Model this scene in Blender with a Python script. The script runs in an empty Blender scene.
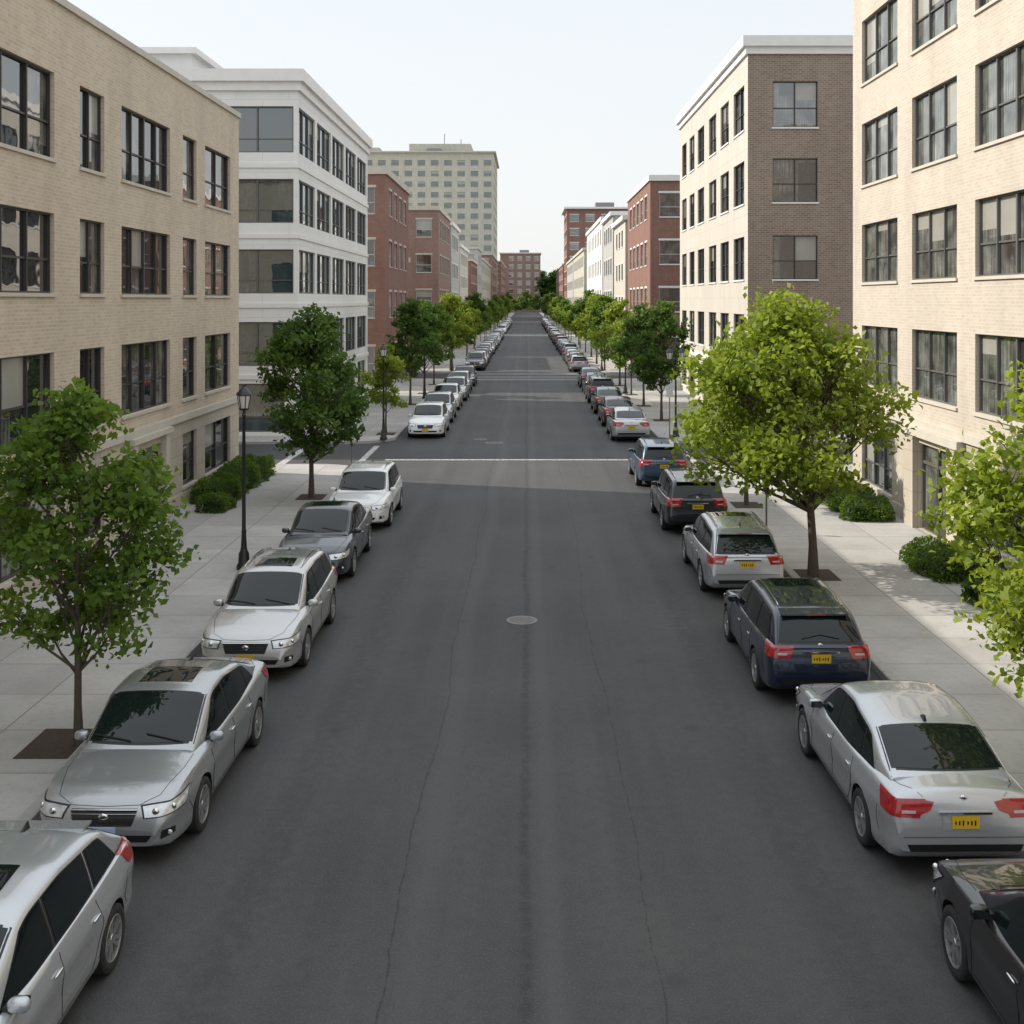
import bpy, math, random, bmesh
import numpy as np
from mathutils import Vector
from mathutils.bvhtree import BVHTree
R_ = random.Random(7)
scene = bpy.context.scene
scene.view_settings.view_transform = 'Standard'
scene.view_settings.look = 'None'
scene.view_settings.exposure = 0

# ---------------------------------------------------------------- materials
def new_mat(name):
    m = bpy.data.materials.new(name); m.use_nodes = True
    nt = m.node_tree
    return m, nt, nt.nodes['Principled BSDF']
def simple(name, col, rough=.6, metal=0., spec=.5, coat=0., noise=0., nscale=3., coord='Object', bump=0.):
    m, nt, b = new_mat(name)
    b.inputs['Roughness'].default_value = rough
    b.inputs['Metallic'].default_value = metal
    b.inputs['Specular IOR Level'].default_value = spec
    b.inputs['Coat Weight'].default_value = coat
    b.inputs['Coat Roughness'].default_value = .03
    tc = nt.nodes.new('ShaderNodeTexCoord')
    n = nt.nodes.new('ShaderNodeTexNoise'); n.inputs['Scale'].default_value = nscale; n.inputs['Detail'].default_value = 3
    nt.links.new(tc.outputs[coord], n.inputs['Vector'])
    mix = nt.nodes.new('ShaderNodeMix'); mix.data_type = 'RGBA'
    mix.inputs[6].default_value = tuple(c*(1-noise) for c in col)+(1,)
    mix.inputs[7].default_value = tuple(min(1, c*(1+noise)) for c in col)+(1,)
    nt.links.new(n.outputs['Fac'], mix.inputs[0])
    nt.links.new(mix.outputs[2], b.inputs['Base Color'])
    if bump:
        bp = nt.nodes.new('ShaderNodeBump'); bp.inputs['Strength'].default_value = bump; bp.inputs['Distance'].default_value = .02
        nt.links.new(n.outputs['Fac'], bp.inputs['Height']); nt.links.new(bp.outputs[0], b.inputs['Normal'])
    return m
def N(nt, t, **k):
    n = nt.nodes.new(t)
    for a, v in k.items(): setattr(n, a, v)
    return n
def mathn(nt, op, a, b=None, clamp=False):
    n = nt.nodes.new('ShaderNodeMath'); n.operation = op; n.use_clamp = clamp
    for i, x in enumerate((a, b)):
        if x is None: continue
        if isinstance(x, (int, float)): n.inputs[i].default_value = x
        else: nt.links.new(x, n.inputs[i])
    return n.outputs[0]
def mixc(nt, fac, a, b, blend='MIX'):
    n = nt.nodes.new('ShaderNodeMix'); n.data_type = 'RGBA'; n.blend_type = blend
    for i, x in ((0, fac), (6, a), (7, b)):
        if isinstance(x, (int, float)): n.inputs[i].default_value = x
        elif isinstance(x, tuple): n.inputs[i].default_value = x+(1,)
        else: nt.links.new(x, n.inputs[i])
    return n.outputs[2]
def noise(nt, vec, scale, detail=3, rough=.55):
    n = nt.nodes.new('ShaderNodeTexNoise'); n.inputs['Scale'].default_value = scale
    n.inputs['Detail'].default_value = detail; n.inputs['Roughness'].default_value = rough
    nt.links.new(vec, n.inputs['Vector']); return n.outputs['Fac']
def ramp(nt, fac, p0, p1):
    n = nt.nodes.new('ShaderNodeMapRange'); n.inputs[1].default_value = p0; n.inputs[2].default_value = p1
    nt.links.new(fac, n.inputs[0]); return n.outputs[0]

def brick(name, c1, c2, mortar, bw=.24, rh=.085, ms=.010, off=.5, stain=.25, rough=.85, bump=.25):
    m, nt, b = new_mat(name)
    uv = N(nt, 'ShaderNodeUVMap').outputs[0]
    br = N(nt, 'ShaderNodeTexBrick'); br.offset = off
    nt.links.new(uv, br.inputs['Vector'])
    br.inputs['Color1'].default_value = c1+(1,); br.inputs['Color2'].default_value = c2+(1,); br.inputs['Mortar'].default_value = mortar+(1,)
    br.inputs['Scale'].default_value = 1; br.inputs['Brick Width'].default_value = bw; br.inputs['Row Height'].default_value = rh
    br.inputs['Mortar Size'].default_value = ms; br.inputs['Mortar Smooth'].default_value = .2
    mp = N(nt, 'ShaderNodeMapping'); mp.inputs['Scale'].default_value = (1.2, .25, 1); nt.links.new(uv, mp.inputs[0])
    s = noise(nt, mp.outputs[0], .8, 4, .6)
    col = mixc(nt, mathn(nt, 'MULTIPLY', ramp(nt, s, .42, .8), stain+.10), br.outputs['Color'], tuple(c*.55 for c in c1))
    nt.links.new(col, b.inputs['Base Color'])
    b.inputs['Roughness'].default_value = rough; b.inputs['Specular IOR Level'].default_value = .25
    bp = N(nt, 'ShaderNodeBump'); bp.inputs['Strength'].default_value = bump; bp.inputs['Distance'].default_value = .01; bp.invert = True
    nt.links.new(br.outputs['Fac'], bp.inputs['Height']); nt.links.new(bp.outputs[0], b.inputs['Normal'])
    return m

def asphalt():
    m, nt, b = new_mat('asphalt')
    tc = N(nt, 'ShaderNodeTexCoord').outputs['Object']
    sp = N(nt, 'ShaderNodeSeparateXYZ'); nt.links.new(tc, sp.inputs[0])
    x, y = sp.outputs[0], sp.outputs[1]
    mp = N(nt, 'ShaderNodeMapping'); mp.inputs['Scale'].default_value = (1.0, .04, 1); nt.links.new(tc, mp.inputs[0])
    streak = noise(nt, mp.outputs[0], 1.3, 4, .6)
    big = noise(nt, tc, .25, 4)
    fine = noise(nt, tc, 45, 2, .8)
    med = noise(nt, tc, 6, 5, .72)
    base = mixc(nt, ramp(nt, streak, .3, .7), (.040, .040, .043), (.066, .066, .068))
    base = mixc(nt, mathn(nt, 'MULTIPLY', ramp(nt, big, .38, .66), .6), base, (.078, .077, .077))
    base = mixc(nt, mathn(nt, 'MULTIPLY', ramp(nt, med, .45, .75), .5), base, (.033, .033, .035))
    base = mixc(nt, mathn(nt, 'MULTIPLY', ramp(nt, fine, .50, .78), .6), base, (.145, .145, .143))
    yv = N(nt, 'ShaderNodeCombineXYZ'); nt.links.new(y, yv.inputs[1])
    brk = ramp(nt, med, .36, .52)
    for x0, amp, w, sc, dk, cc in ((-.02, .10, .05, .16, .45, .018), (-1.30, .45, .010, .10, .6, .014), (1.22, .45, .009, .09, .5, .014),
                              (.24, .12, .10, .10, .22, .12), (-1.05, .5, .13, .08, .22, .12), (-2.9, .3, .22, .06, .25, .026), (3.1, .3, .2, .06, .22, .026)):
        ad = N(nt, 'ShaderNodeVectorMath'); ad.operation = 'ADD'; ad.inputs[1].default_value = (x0*17, 0, 3.1*x0)
        nt.links.new(yv.outputs[0], ad.inputs[0])
        wv = noise(nt, ad.outputs[0], sc, 7 if w < .02 else 3, .6)
        off = mathn(nt, 'MULTIPLY', mathn(nt, 'SUBTRACT', wv, .5), amp*2)
        d = mathn(nt, 'ABSOLUTE', mathn(nt, 'SUBTRACT', mathn(nt, 'SUBTRACT', x, x0), off))
        mask = mathn(nt, 'SUBTRACT', 1, ramp(nt, d, w*.5, w*1.7), True)
        mask = mathn(nt, 'MULTIPLY', mathn(nt, 'MULTIPLY', mask, brk), dk, True)
        base = mixc(nt, mask, base, (cc, cc, cc*1.02))
    lane = ramp(nt, mathn(nt, 'ABSOLUTE', x), 3.4, 5.4)
    base = mixc(nt, mathn(nt, 'MULTIPLY', mathn(nt, 'MULTIPLY', lane, med), .5, True), base, (.028, .028, .030))
    vo = N(nt, 'ShaderNodeTexVoronoi'); vo.inputs['Scale'].default_value = .55; nt.links.new(tc, vo.inputs['Vector'])
    sp_ = mathn(nt, 'SUBTRACT', 1, ramp(nt, vo.outputs['Distance'], .02, .10), True)
    base = mixc(nt, mathn(nt, 'MULTIPLY', sp_, .35), base, (.02, .02, .02))
    nt.links.new(base, b.inputs['Base Color'])
    b.inputs['Roughness'].default_value = .8; b.inputs['Specular IOR Level'].default_value = .4
    bp = N(nt, 'ShaderNodeBump'); bp.inputs['Strength'].default_value = .5; bp.inputs['Distance'].default_value = .01
    nt.links.new(fine, bp.inputs['Height']); nt.links.new(bp.outputs[0], b.inputs['Normal'])
    return m

def concrete():
    m, nt, b = new_mat('concrete_pavement')
    tc = N(nt, 'ShaderNodeTexCoord').outputs['Object']
    br = N(nt, 'ShaderNodeTexBrick'); br.offset = 0; nt.links.new(tc, br.inputs['Vector'])
    br.inputs['Scale'].default_value = 1; br.inputs['Brick Width'].default_value = 1.5; br.inputs['Row Height'].default_value = 1.5
    br.inputs['Mortar Size'].default_value = .014; br.inputs['Mortar Smooth'].default_value = .4
    br.inputs['Color1'].default_value = (.36, .35, .335, 1); br.inputs['Color2'].default_value = (.46, .45, .43, 1); br.inputs['Mortar'].default_value = (.18, .175, .165, 1)
    a = noise(nt, tc, .7, 4, .65); c = noise(nt, tc, 12, 4, .7)
    col = mixc(nt, mathn(nt, 'MULTIPLY', ramp(nt, a, .4, .72), .6), br.outputs['Color'], (.28, .27, .255))
    col = mixc(nt, mathn(nt, 'MULTIPLY', ramp(nt, c, .5, .8), .5), col, (.25, .24, .23))
    nt.links.new(col, b.inputs['Base Color']); b.inputs['Roughness'].default_value = .88; b.inputs['Specular IOR Level'].default_value = .25
    return m

def window_glass(name, dark=(.018, .022, .024), curtain=(.30, .29, .26), amount=.5, rough=.02, ior=2.4):
    m, nt, b = new_mat(name)
    uv = N(nt, 'ShaderNodeUVMap').outputs[0]
    mp = N(nt, 'ShaderNodeMapping'); mp.inputs['Scale'].default_value = (1.15, .31, 1); nt.links.new(uv, mp.inputs[0])
    wn = N(nt, 'ShaderNodeTexWhiteNoise'); wn.noise_dimensions = '2D'
    fl = N(nt, 'ShaderNodeVectorMath'); fl.operation = 'FLOOR'; nt.links.new(mp.outputs[0], fl.inputs[0]); nt.links.new(fl.outputs[0], wn.inputs['Vector'])
    mp2 = N(nt, 'ShaderNodeMapping'); mp2.inputs['Scale'].default_value = (9, .3, 1); nt.links.new(uv, mp2.inputs[0])
    fold = noise(nt, mp2.outputs[0], 2.2, 3)
    on = mathn(nt, 'LESS_THAN', wn.outputs['Value'], amount)
    fac = mathn(nt, 'MULTIPLY', on, ramp(nt, fold, .3, .75), True)
    lowf = noise(nt, uv, 1.3, 2)
    col = mixc(nt, mathn(nt, 'MULTIPLY', fac, ramp(nt, lowf, .3, .65), True), dark, curtain)
    nt.links.new(col, b.inputs['Base Color'])
    b.inputs['Roughness'].default_value = rough; b.inputs['Specular IOR Level'].default_value = .5
    b.inputs['IOR'].default_value = ior
    wav = noise(nt, uv, .9, 2)
    bp = N(nt, 'ShaderNodeBump'); bp.inputs['Strength'].default_value = .10; bp.inputs['Distance'].default_value = .05
    nt.links.new(wav, bp.inputs['Height']); nt.links.new(bp.outputs[0], b.inputs['Normal'])
    return m

def leafmat(name, dark, light):
    m, nt, b = new_mat(name)
    at = N(nt, 'ShaderNodeAttribute'); at.attribute_name = 'tint'
    col = mixc(nt, at.outputs['Fac'], dark, light)
    nt.links.new(col, b.inputs['Base Color']); b.inputs['Roughness'].default_value = .5; b.inputs['Specular IOR Level'].default_value = .3
    tr = N(nt, 'ShaderNodeBsdfTranslucent')
    col2 = mixc(nt, .5, col, (light[0]*1.7, light[1]*1.7, light[2]*.9)); nt.links.new(col2, tr.inputs['Color'])
    mx = N(nt, 'ShaderNodeMixShader'); mx.inputs[0].default_value = .42
    nt.links.new(b.outputs[0], mx.inputs[1]); nt.links.new(tr.outputs[0], mx.inputs[2])
    nt.links.new(mx.outputs[0], nt.nodes['Material Output'].inputs[0])
    return m

M = {}
M['asphalt'] = asphalt(); M['conc'] = concrete()
M['kerb'] = simple('granite_kerb', (.36, .35, .33), .8, noise=.25, nscale=6)
def worn_paint():
    m, nt, b = new_mat('road_paint')
    tc = N(nt, 'ShaderNodeTexCoord').outputs['Object']
    n = noise(nt, tc, 9, 5, .75)
    nt.links.new(mixc(nt, ramp(nt, n, .42, .60), (.58, .58, .56), (.12, .12, .12)), b.inputs['Base Color']); b.inputs['Roughness'].default_value = .8
    return m
M['paint_w'] = worn_paint()
M['soil'] = simple('mulch', (.06, .042, .03), .95, noise=.7, nscale=25, bump=.9)
M['earth'] = simple('ground_earth', (.16, .17, .12), .95, noise=.3, nscale=.2)
M['iron'] = simple('cast_iron', (.17, .165, .16), .6, noise=.3, nscale=40)
M['tan'] = brick('tan_brick', (.50, .415, .315), (.59, .50, .39), (.62, .55, .45))
M['cream'] = brick('cream_brick', (.49, .425, .35), (.55, .49, .415), (.58, .53, .46))
M['stone'] = brick('stone_base', (.47, .415, .34), (.52, .465, .39), (.36, .31, .26), bw=1.1, rh=.55, ms=.012)
M['brown'] = brick('brown_brick', (.21, .155, .12), (.29, .22, .175), (.36, .31, .26), bw=.26, rh=.10, ms=.016)
M['pale'] = brick('pale_panel', (.54, .50, .44), (.57, .53, .47), (.45, .41, .35), bw=1.6, rh=.8, ms=.012, stain=.15)
M['white'] = brick('white_panel', (.74, .74, .72), (.77, .77, .75), (.60, .60, .58), bw=2.4, rh=1.1, ms=.012, stain=.08)
M['red'] = brick('red_brick', (.20, .095, .070), (.27, .13, .10), (.30, .23, .20))
M['red2'] = brick('weathered_red_brick', (.22, .12, .095), (.29, .165, .13), (.34, .28, .25))
M['sand'] = brick('sand_stone', (.50, .48, .40), (.54, .52, .44), (.40, .38, .33), bw=2, rh=1, ms=.03)
M['grey'] = brick('grey_render', (.44, .44, .42), (.48, .47, .45), (.36, .35, .34), bw=2, rh=1, ms=.02)
M['trim'] = simple('limestone_trim', (.52, .48, .41), .8, noise=.15, nscale=2)
M['wtrim'] = simple('white_trim', (.74, .73, .71), .7, noise=.08, nscale=2)
M['dframe'] = simple('dark_window_frame', (.045, .040, .036), .45, noise=.1)
M['gframe'] = simple('grey_window_frame', (.11, .105, .10), .45, noise=.1)
M['wframe'] = simple('white_window_frame', (.6, .59, .56), .5, noise=.1)
M['glass'] = window_glass('window_glass', amount=.4, ior=2.6)
M['glassc'] = window_glass('curtained_glass', dark=(.03, .035, .032), curtain=(.34, .35, .31), amount=.85)
M['glassd'] = window_glass('dark_glass', dark=(.035, .055, .058), curtain=(.09, .13, .13), amount=.6)
M['blind'] = simple('window_blind', (.33, .325, .29), .12, spec=1., noise=.18, nscale=1.5)
M['roof'] = simple('roof_membrane', (.25, .25, .25), .9, noise=.2)
M['wood'] = simple('door_wood', (.10, .05, .028), .5, noise=.3)
M['bark'] = simple('bark', (.095, .075, .06), .95, noise=.45, nscale=14, bump=1.)
M['black'] = simple('black_painted_metal', (.015, .016, .017), .35, noise=.1)
M['lampglass'] = simple('frosted_glass', (.65, .64, .60), .3, noise=.05)
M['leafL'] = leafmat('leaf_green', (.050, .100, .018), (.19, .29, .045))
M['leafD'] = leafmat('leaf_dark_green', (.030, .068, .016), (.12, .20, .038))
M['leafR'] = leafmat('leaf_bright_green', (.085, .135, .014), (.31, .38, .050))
M['leafH'] = leafmat('hedge_green', (.035, .08, .012), (.16, .25, .035))

# ---------------------------------------------------------------- mesh builder
class MB:
    def __init__(s): s.v = []; s.f = []; s.m = []; s.uv = []; s.s = []
    def face(s, pts, mi=0, sm=False):
        i = len(s.v); s.v += [tuple(p) for p in pts]; s.f.append(tuple(range(i, i+len(pts)))); s.m.append(mi); s.s.append(sm)
    def grid(s, rows, mi=0, sm=True, closed=False):
        i = len(s.v); n = len(rows[0])
        for r in rows: s.v += [tuple(p) for p in r]
        for a in range(len(rows)-1):
            for b in range(n if closed else n-1):
                c = (b+1) % n
                s.f.append((i+a*n+b, i+a*n+c, i+(a+1)*n+c, i+(a+1)*n+b)); s.m.append(mi); s.s.append(sm)
    def box(s, x0, x1, y0, y1, z0, z1, mi=0):
        s.hexa([(x0, y0, z0), (x1, y0, z0), (x1, y1, z0), (x0, y1, z0), (x0, y0, z1), (x1, y0, z1), (x1, y1, z1), (x0, y1, z1)], mi)
    def hexa(s, p, mi=0):
        i = len(s.v); s.v += [tuple(q) for q in p]
        for q in ((0, 3, 2, 1), (4, 5, 6, 7), (0, 1, 5, 4), (1, 2, 6, 5), (2, 3, 7, 6), (3, 0, 4, 7)):
            s.f.append(tuple(i+k for k in q)); s.m.append(mi); s.s.append(False)
    def tube(s, pts, rad, n=8, mi=0, caps=True):
        rows = []
        P = [Vector(p) for p in pts]
        for k, p in enumerate(P):
            d = (P[min(k+1, len(P)-1)]-P[max(k-1, 0)]).normalized()
            a = d.cross(Vector((0, 0, 1)) if abs(d.z) < .9 else Vector((1, 0, 0))).normalized(); b = d.cross(a)
            rows.append([p+(a*math.cos(t)+b*math.sin(t))*rad[k] for t in [2*math.pi*j/n for j in range(n)]])
        s.grid(rows, mi, True, True)
        if caps: s.face(rows[0], mi); s.face(rows[-1], mi)
    def lathe(s, prof, c, axis='z', n=24, mi=0, sm=True):
        rows = []
        for r, h in prof:
            row = []
            for j in range(n):
                t = 2*math.pi*j/n; a, b = r*math.cos(t), r*math.sin(t)
                row.append((c[0]+a, c[1]+b, c[2]+h) if axis == 'z' else (c[0]+h, c[1]+a, c[2]+b))
            rows.append(row)
        s.grid(rows, mi, sm, True)
    def ell(s, c, r, mi=0, p=1., n=14, m=10):
        rows = []
        sg = lambda v: math.copysign(abs(v)**p, v)
        for a in range(m+1):
            ph = -math.pi/2+math.pi*a/m
            rows.append([(c[0]+r[0]*sg(math.cos(ph))*sg(math.cos(t)), c[1]+r[1]*sg(math.cos(ph))*sg(math.sin(t)), c[2]+r[2]*sg(math.sin(ph))) for t in [2*math.pi*j/n for j in range(n)]])
        s.grid(rows, mi, True, True)
    def build(s, name, mats, parent=None, loc=(0, 0, 0), sharp=None, uv=True):
        me = bpy.data.meshes.new(name); me.from_pydata(s.v, [], s.f)
        for m in mats: me.materials.append(m)
        me.polygons.foreach_set('material_index', s.m); me.polygons.foreach_set('use_smooth', s.s)
        me.update()
        if sharp: me.set_sharp_from_angle(angle=math.radians(sharp))
        if uv:
            l = me.uv_layers.new(name='UVMap'); data = []
            for p in me.polygons:
                n = p.normal; ax = max(range(3), key=lambda k: abs(n[k]))
                for vi in p.vertices:
                    c = me.vertices[vi].co
                    data += [(c.y, c.z), (c.x, c.z), (c.x, c.y)][ax]
            l.data.foreach_set('uv', data)
        ob = bpy.data.objects.new(name, me); scene.collection.objects.link(ob); ob.location = loc
        if parent: ob.parent = parent
        return ob
def empty(name, loc=(0, 0, 0)):
    e = bpy.data.objects.new(name, None); scene.collection.objects.link(e); e.location = loc; e.empty_display_size = .3; return e

# ---------------------------------------------------------------- ground, road, pavements
b = MB(); b.face([(-900, -60, -.02), (900, -60, -.02), (900, 2500, -.02), (-900, 2500, -.02)]); b.build('ground', [M['earth']])
b = MB(); b.face([(-60, -30, 0), (60, -30, 0), (60, 700, 0), (-60, 700, 0)]); b.build('road', [M['asphalt']])
KX = 5.9; SW = .13
def block(x0, x1, y0, y1, side):
    def outline(ins, r):
        pts = []
        xs = x1-ins if side < 0 else x0+ins
        xo = x0 if side < 0 else x1
        a0, a1 = y0+ins, y1-ins
        s_ = 1 if side < 0 else -1
        for k in range(9):
            t = math.pi/2*k/8
            pts.append((xs-s_*r+s_*r*math.sin(t), a0+r-r*math.cos(t)))
        for k in range(9):
            t = math.pi/2*k/8
            pts.append((xs-s_*r+s_*r*math.cos(t), a1-r+r*math.sin(t)))
        return [(xo, a0)]+pts+[(xo, a1)]
    o = outline(0, 2.0); i = outline(.16, 1.84)
    b = MB()
    b.face([(p[0], p[1], SW) for p in i])
    b.build('sidewalk', [M['conc']])
    b = MB()
    for k in range(len(o)-1):
        b.face([(o[k][0], o[k][1], -.01), (o[k+1][0], o[k+1][1], -.01), (o[k+1][0], o[k+1][1], SW-.012), (o[k][0], o[k][1], SW-.012)])
        def ins(p, q, d): return (p[0]+(q[0]-p[0])*d, p[1]+(q[1]-p[1])*d)
        p1, p2 = ins(o[k], i[k], .12), ins(o[k+1], i[k+1], .12)
        b.face([(o[k][0], o[k][1], SW-.012), (o[k+1][0], o[k+1][1], SW-.012), p2+(SW+.003,), p1+(SW+.003,)])
        b.face([p1+(SW+.003,), p2+(SW+.003,), i[k+1]+(SW+.003,), i[k]+(SW+.003,)])
    b.build('kerb', [M['kerb']])
CS = [(43.3, 50.2), (90.5, 98.5), (205, 213), (330, 338), (450, 458)]
ys = [-25]+[v for c in CS for v in c]+[560]
for k in range(0, len(ys), 2):
    block(-58, -KX, ys[k], ys[k+1], -1); block(KX, 58, ys[k], ys[k+1], 1)
b = MB()
def mark(x0, x1, y0, y1): b.face([(x0, y0, .004), (x1, y0, .004), (x1, y1, .004), (x0, y1, .004)])
mark(-5.6, 4.6, 45.2, 45.5)
mark(-9.6, -9.3, 43.6, 49.9); mark(-6.6, -6.35, 43.9, 49.6); mark(6.4, 6.65, 43.9, 49.6); mark(9.2, 9.45, 43.6, 49.9)
for c in CS[1:]:
    mark(-5.3, 5.3, c[0]+.3, c[0]+.8); mark(-5.3, 5.3, c[0]+3.2, c[0]+3.7); mark(-5.3, 5.3, c[1]-.9, c[1]-.4)
b.build('crosswalk_marking', [M['paint_w']])
for mx, my, r in ((-.1, 22.6, .31), (-1.45, 50.7, .4), (-2.1, 52, .3)):
    b = MB()
    b.lathe([(.0, .010), (r*.82, .010), (r*.84, .006), (r*.88, .006), (r*.9, .011), (r, .011), (r, .0)], (mx, my, 0), n=32)
    for k in range(-3, 4):
        w = math.sqrt(max(0, (r*.78)**2-(k*r*.2)**2)); b.box(mx-w, mx+w, my+k*r*.2-.012, my+k*r*.2+.012, .0105, .015)
    b.build('manhole_cover', [M['iron']])

# ---------------------------------------------------------------- buildings
def facade(mb, o, U, Nn, L, z0, z1, wins, wi=0, depth=.16, sill=True, lint=False, ft=.04, rail=.42, blinds=0.):
    P = lambda u, d, z: (o[0]+U[0]*u-Nn[0]*d, o[1]+U[1]*u-Nn[1]*d, z)
    wins = [w for w in wins if w[2] >= z0-1e-6 and w[3] <= z1+1e-6]
    us = sorted(set([0, L]+[w[0] for w in wins]+[w[1] for w in wins])); zs = sorted(set([z0, z1]+[w[2] for w in wins]+[w[3] for w in wins]))
    for a in range(len(us)-1):
        for c in range(len(zs)-1):
            uc, zc = (us[a]+us[a+1])/2, (zs[c]+zs[c+1])/2
            if any(w[0] < uc < w[1] and w[2] < zc < w[3] for w in wins): continue
            mb.face([P(us[a], 0, zs[c]), P(us[a+1], 0, zs[c]), P(us[a+1], 0, zs[c+1]), P(us[a], 0, zs[c+1])], wi)
    def ob(u0, u1, d0, d1, a, c, mi):
        mb.hexa([P(u0, d1, a), P(u1, d1, a), P(u1, d0, a), P(u0, d0, a), P(u0, d1, c), P(u1, d1, c), P(u1, d0, c), P(u0, d0, c)], mi)
    for w in wins:
        u0, u1, a, c, n = w[:5]; kind = w[5] if len(w) > 5 else 'sash'
        for q in ([P(u0, 0, a), P(u0, depth+.05, a), P(u0, depth+.05, c), P(u0, 0, c)], [P(u1, 0, a), P(u1, depth+.05, a), P(u1, depth+.05, c), P(u1, 0, c)],
                  [P(u0, 0, a), P(u1, 0, a), P(u1, depth+.05, a), P(u0, depth+.05, a)], [P(u0, 0, c), P(u1, 0, c), P(u1, depth+.05, c), P(u0, depth+.05, c)]):
            mb.face(q, wi)
        mb.face([P(u0, depth, a), P(u1, depth, a), P(u1, depth, c), P(u0, depth, c)], 4)
        e = .002
        ob(u0+e, u0+ft, depth-.07, depth-.003, a+e, c-e, 3); ob(u1-ft, u1-e, depth-.07, depth-.003, a+e, c-e, 3)
        ob(u0+ft, u1-ft, depth-.07, depth-.003, a+e, a+ft, 3); ob(u0+ft, u1-ft, depth-.07, depth-.003, c-ft, c-e, 3)
        for k in range(1, n):
            m_ = u0+(u1-u0)*k/n; t = ft*(.95 if (n == 4 and k == 2) else .55)
            ob(m_-t, m_+t, depth-.075, depth-.004, a+ft, c-ft, 3)
        if blinds and kind != 'door':
            lev = R_.choice([.25, .35, .5, .5, .6])
            for k in range(n):
                if R_.random() < blinds:
                    s0 = u0+(u1-u0)*k/n+ft*.6; s1 = u0+(u1-u0)*(k+1)/n-ft*.6
                    l2 = lev+R_.choice([0, 0, .1, -.1]); zb = c-(c-a)*l2
                    mb.face([P(s0, depth-.002, zb), P(s1, depth-.002, zb), P(s1, depth-.002, c-ft), P(s0, depth-.002, c-ft)], 7)
        if kind == 'sash':
            for k in range(n):
                s0 = u0+(u1-u0)*k/n+ft*.7; s1 = u0+(u1-u0)*(k+1)/n-ft*.7; zm = a+(c-a)*rail
                ob(s0, s1, depth-.05, depth-.005, zm-.022, zm+.022, 3)
        elif kind == 'pane':
            zm = a+(c-a)*.3; ob(u0+ft, u1-ft, depth-.05, depth-.005, zm-.02, zm+.02, 3)
        elif kind == 'door':
            zm = a+(c-a)*.78; ob(u0+ft, u1-ft, depth-.06, depth-.005, zm-.04, zm+.04, 3)
            ob(u0+ft, u1-ft, depth-.06, depth-.005, a+ft, a+.28, 6)
            for k in range(1, n): ob(u0+(u1-u0)*k/n-.09, u0+(u1-u0)*k/n+.09, depth-.08, depth-.002, a+.28, zm-.04, 6)
        if sill and kind != 'door': ob(u0-.05, u1+.05, -.055, .0-.003+.06, a-.08, a-.002, 2)
        if lint and kind != 'door': ob(u0-.10, u1+.10, -.008, .05, c+.002, c+.17, 2)
def obx(mb, o, U, Nn, u0, u1, d0, d1, a, c, mi):
    P = lambda u, d, z: (o[0]+U[0]*u-Nn[0]*d, o[1]+U[1]*u-Nn[1]*d, z)
    mb.hexa([P(u0, d1, a), P(u1, d1, a), P(u1, d0, a), P(u0, d0, a), P(u0, d1, c), P(u1, d1, c), P(u1, d0, c), P(u0, d0, c)], mi)
def finish_building(name, mb, mats):
    e = empty(name); mats = mats+[M['blind']]
    names = ['walls', 'base_course', 'trim', 'window_frames', 'window_glass', 'roof', 'doors', 'window_blinds']
    for i, nm in enumerate(names):
        sub = MB()
        for f, m, s in zip(mb.f, mb.m, mb.s):
            if m == i: sub.face([mb.v[k] for k in f], 0, s)
        if sub.f: sub.build(nm, [mats[i]], e)
    return e
def bmats(wall, base='stone', trim='trim', frame='dframe', glass='glass', roof='roof', door='wood'):
    return [M[wall], M[base], M[trim], M[frame], M[glass], M[roof], M[door]]
def box_shell(mb, x0, x1, y0, y1, h, skip):
    if 'W' not in skip: mb.face([(x0, y0, 0), (x0, y1, 0), (x0, y1, h), (x0, y0, h)], 0)
    if 'E' not in skip: mb.face([(x1, y0, 0), (x1, y1, 0), (x1, y1, h), (x1, y0, h)], 0)
    if 'S' not in skip: mb.face([(x0, y0, 0), (x1, y0, 0), (x1, y0, h), (x0, y0, h)], 0)
    if 'N' not in skip: mb.face([(x0, y1, 0), (x1, y1, 0), (x1, y1, h), (x0, y1, h)], 0)
    mb.face([(x0+.3, y0+.3, h-.5), (x1-.3, y0+.3, h-.5), (x1-.3, y1-.3, h-.5), (x0+.3, y1-.3, h-.5)], 5)
    for a in ((x0, x1, y0, y0+.3), (x0, x1, y1-.3, y1), (x0, x0+.3, y0+.3, y1-.3), (x1-.3, x1, y0+.3, y1-.3)):
        mb.face([(a[0], a[2], h), (a[1], a[2], h), (a[1], a[3], h), (a[0], a[3], h)], 2)
    for q in ([(x0+.3, y0+.3), (x1-.3, y0+.3)], [(x1-.3, y0+.3), (x1-.3, y1-.3)], [(x1-.3, y1-.3), (x0+.3, y1-.3)], [(x0+.3, y1-.3), (x0+.3, y0+.3)]):
        mb.face([q[0]+(h-.5,), q[1]+(h-.5,), q[1]+(h,), q[0]+(h,)], 0)
def cornice(mb, x0, x1, y0, y1, z0, z1, p, mi=2):
    mb.box(x0-p, x1+p, y0-p, y0-.002, z0, z1, mi); mb.box(x0-p, x1+p, y1+.002, y1+p, z0, z1, mi)
    mb.box(x0-p, x0-.002, y0-.002, y1+.002, z0, z1, mi); mb.box(x1+.002, x1+p, y0-.002, y1+.002, z0, z1, mi)

FL = -10.4; FR = 10.6
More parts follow.
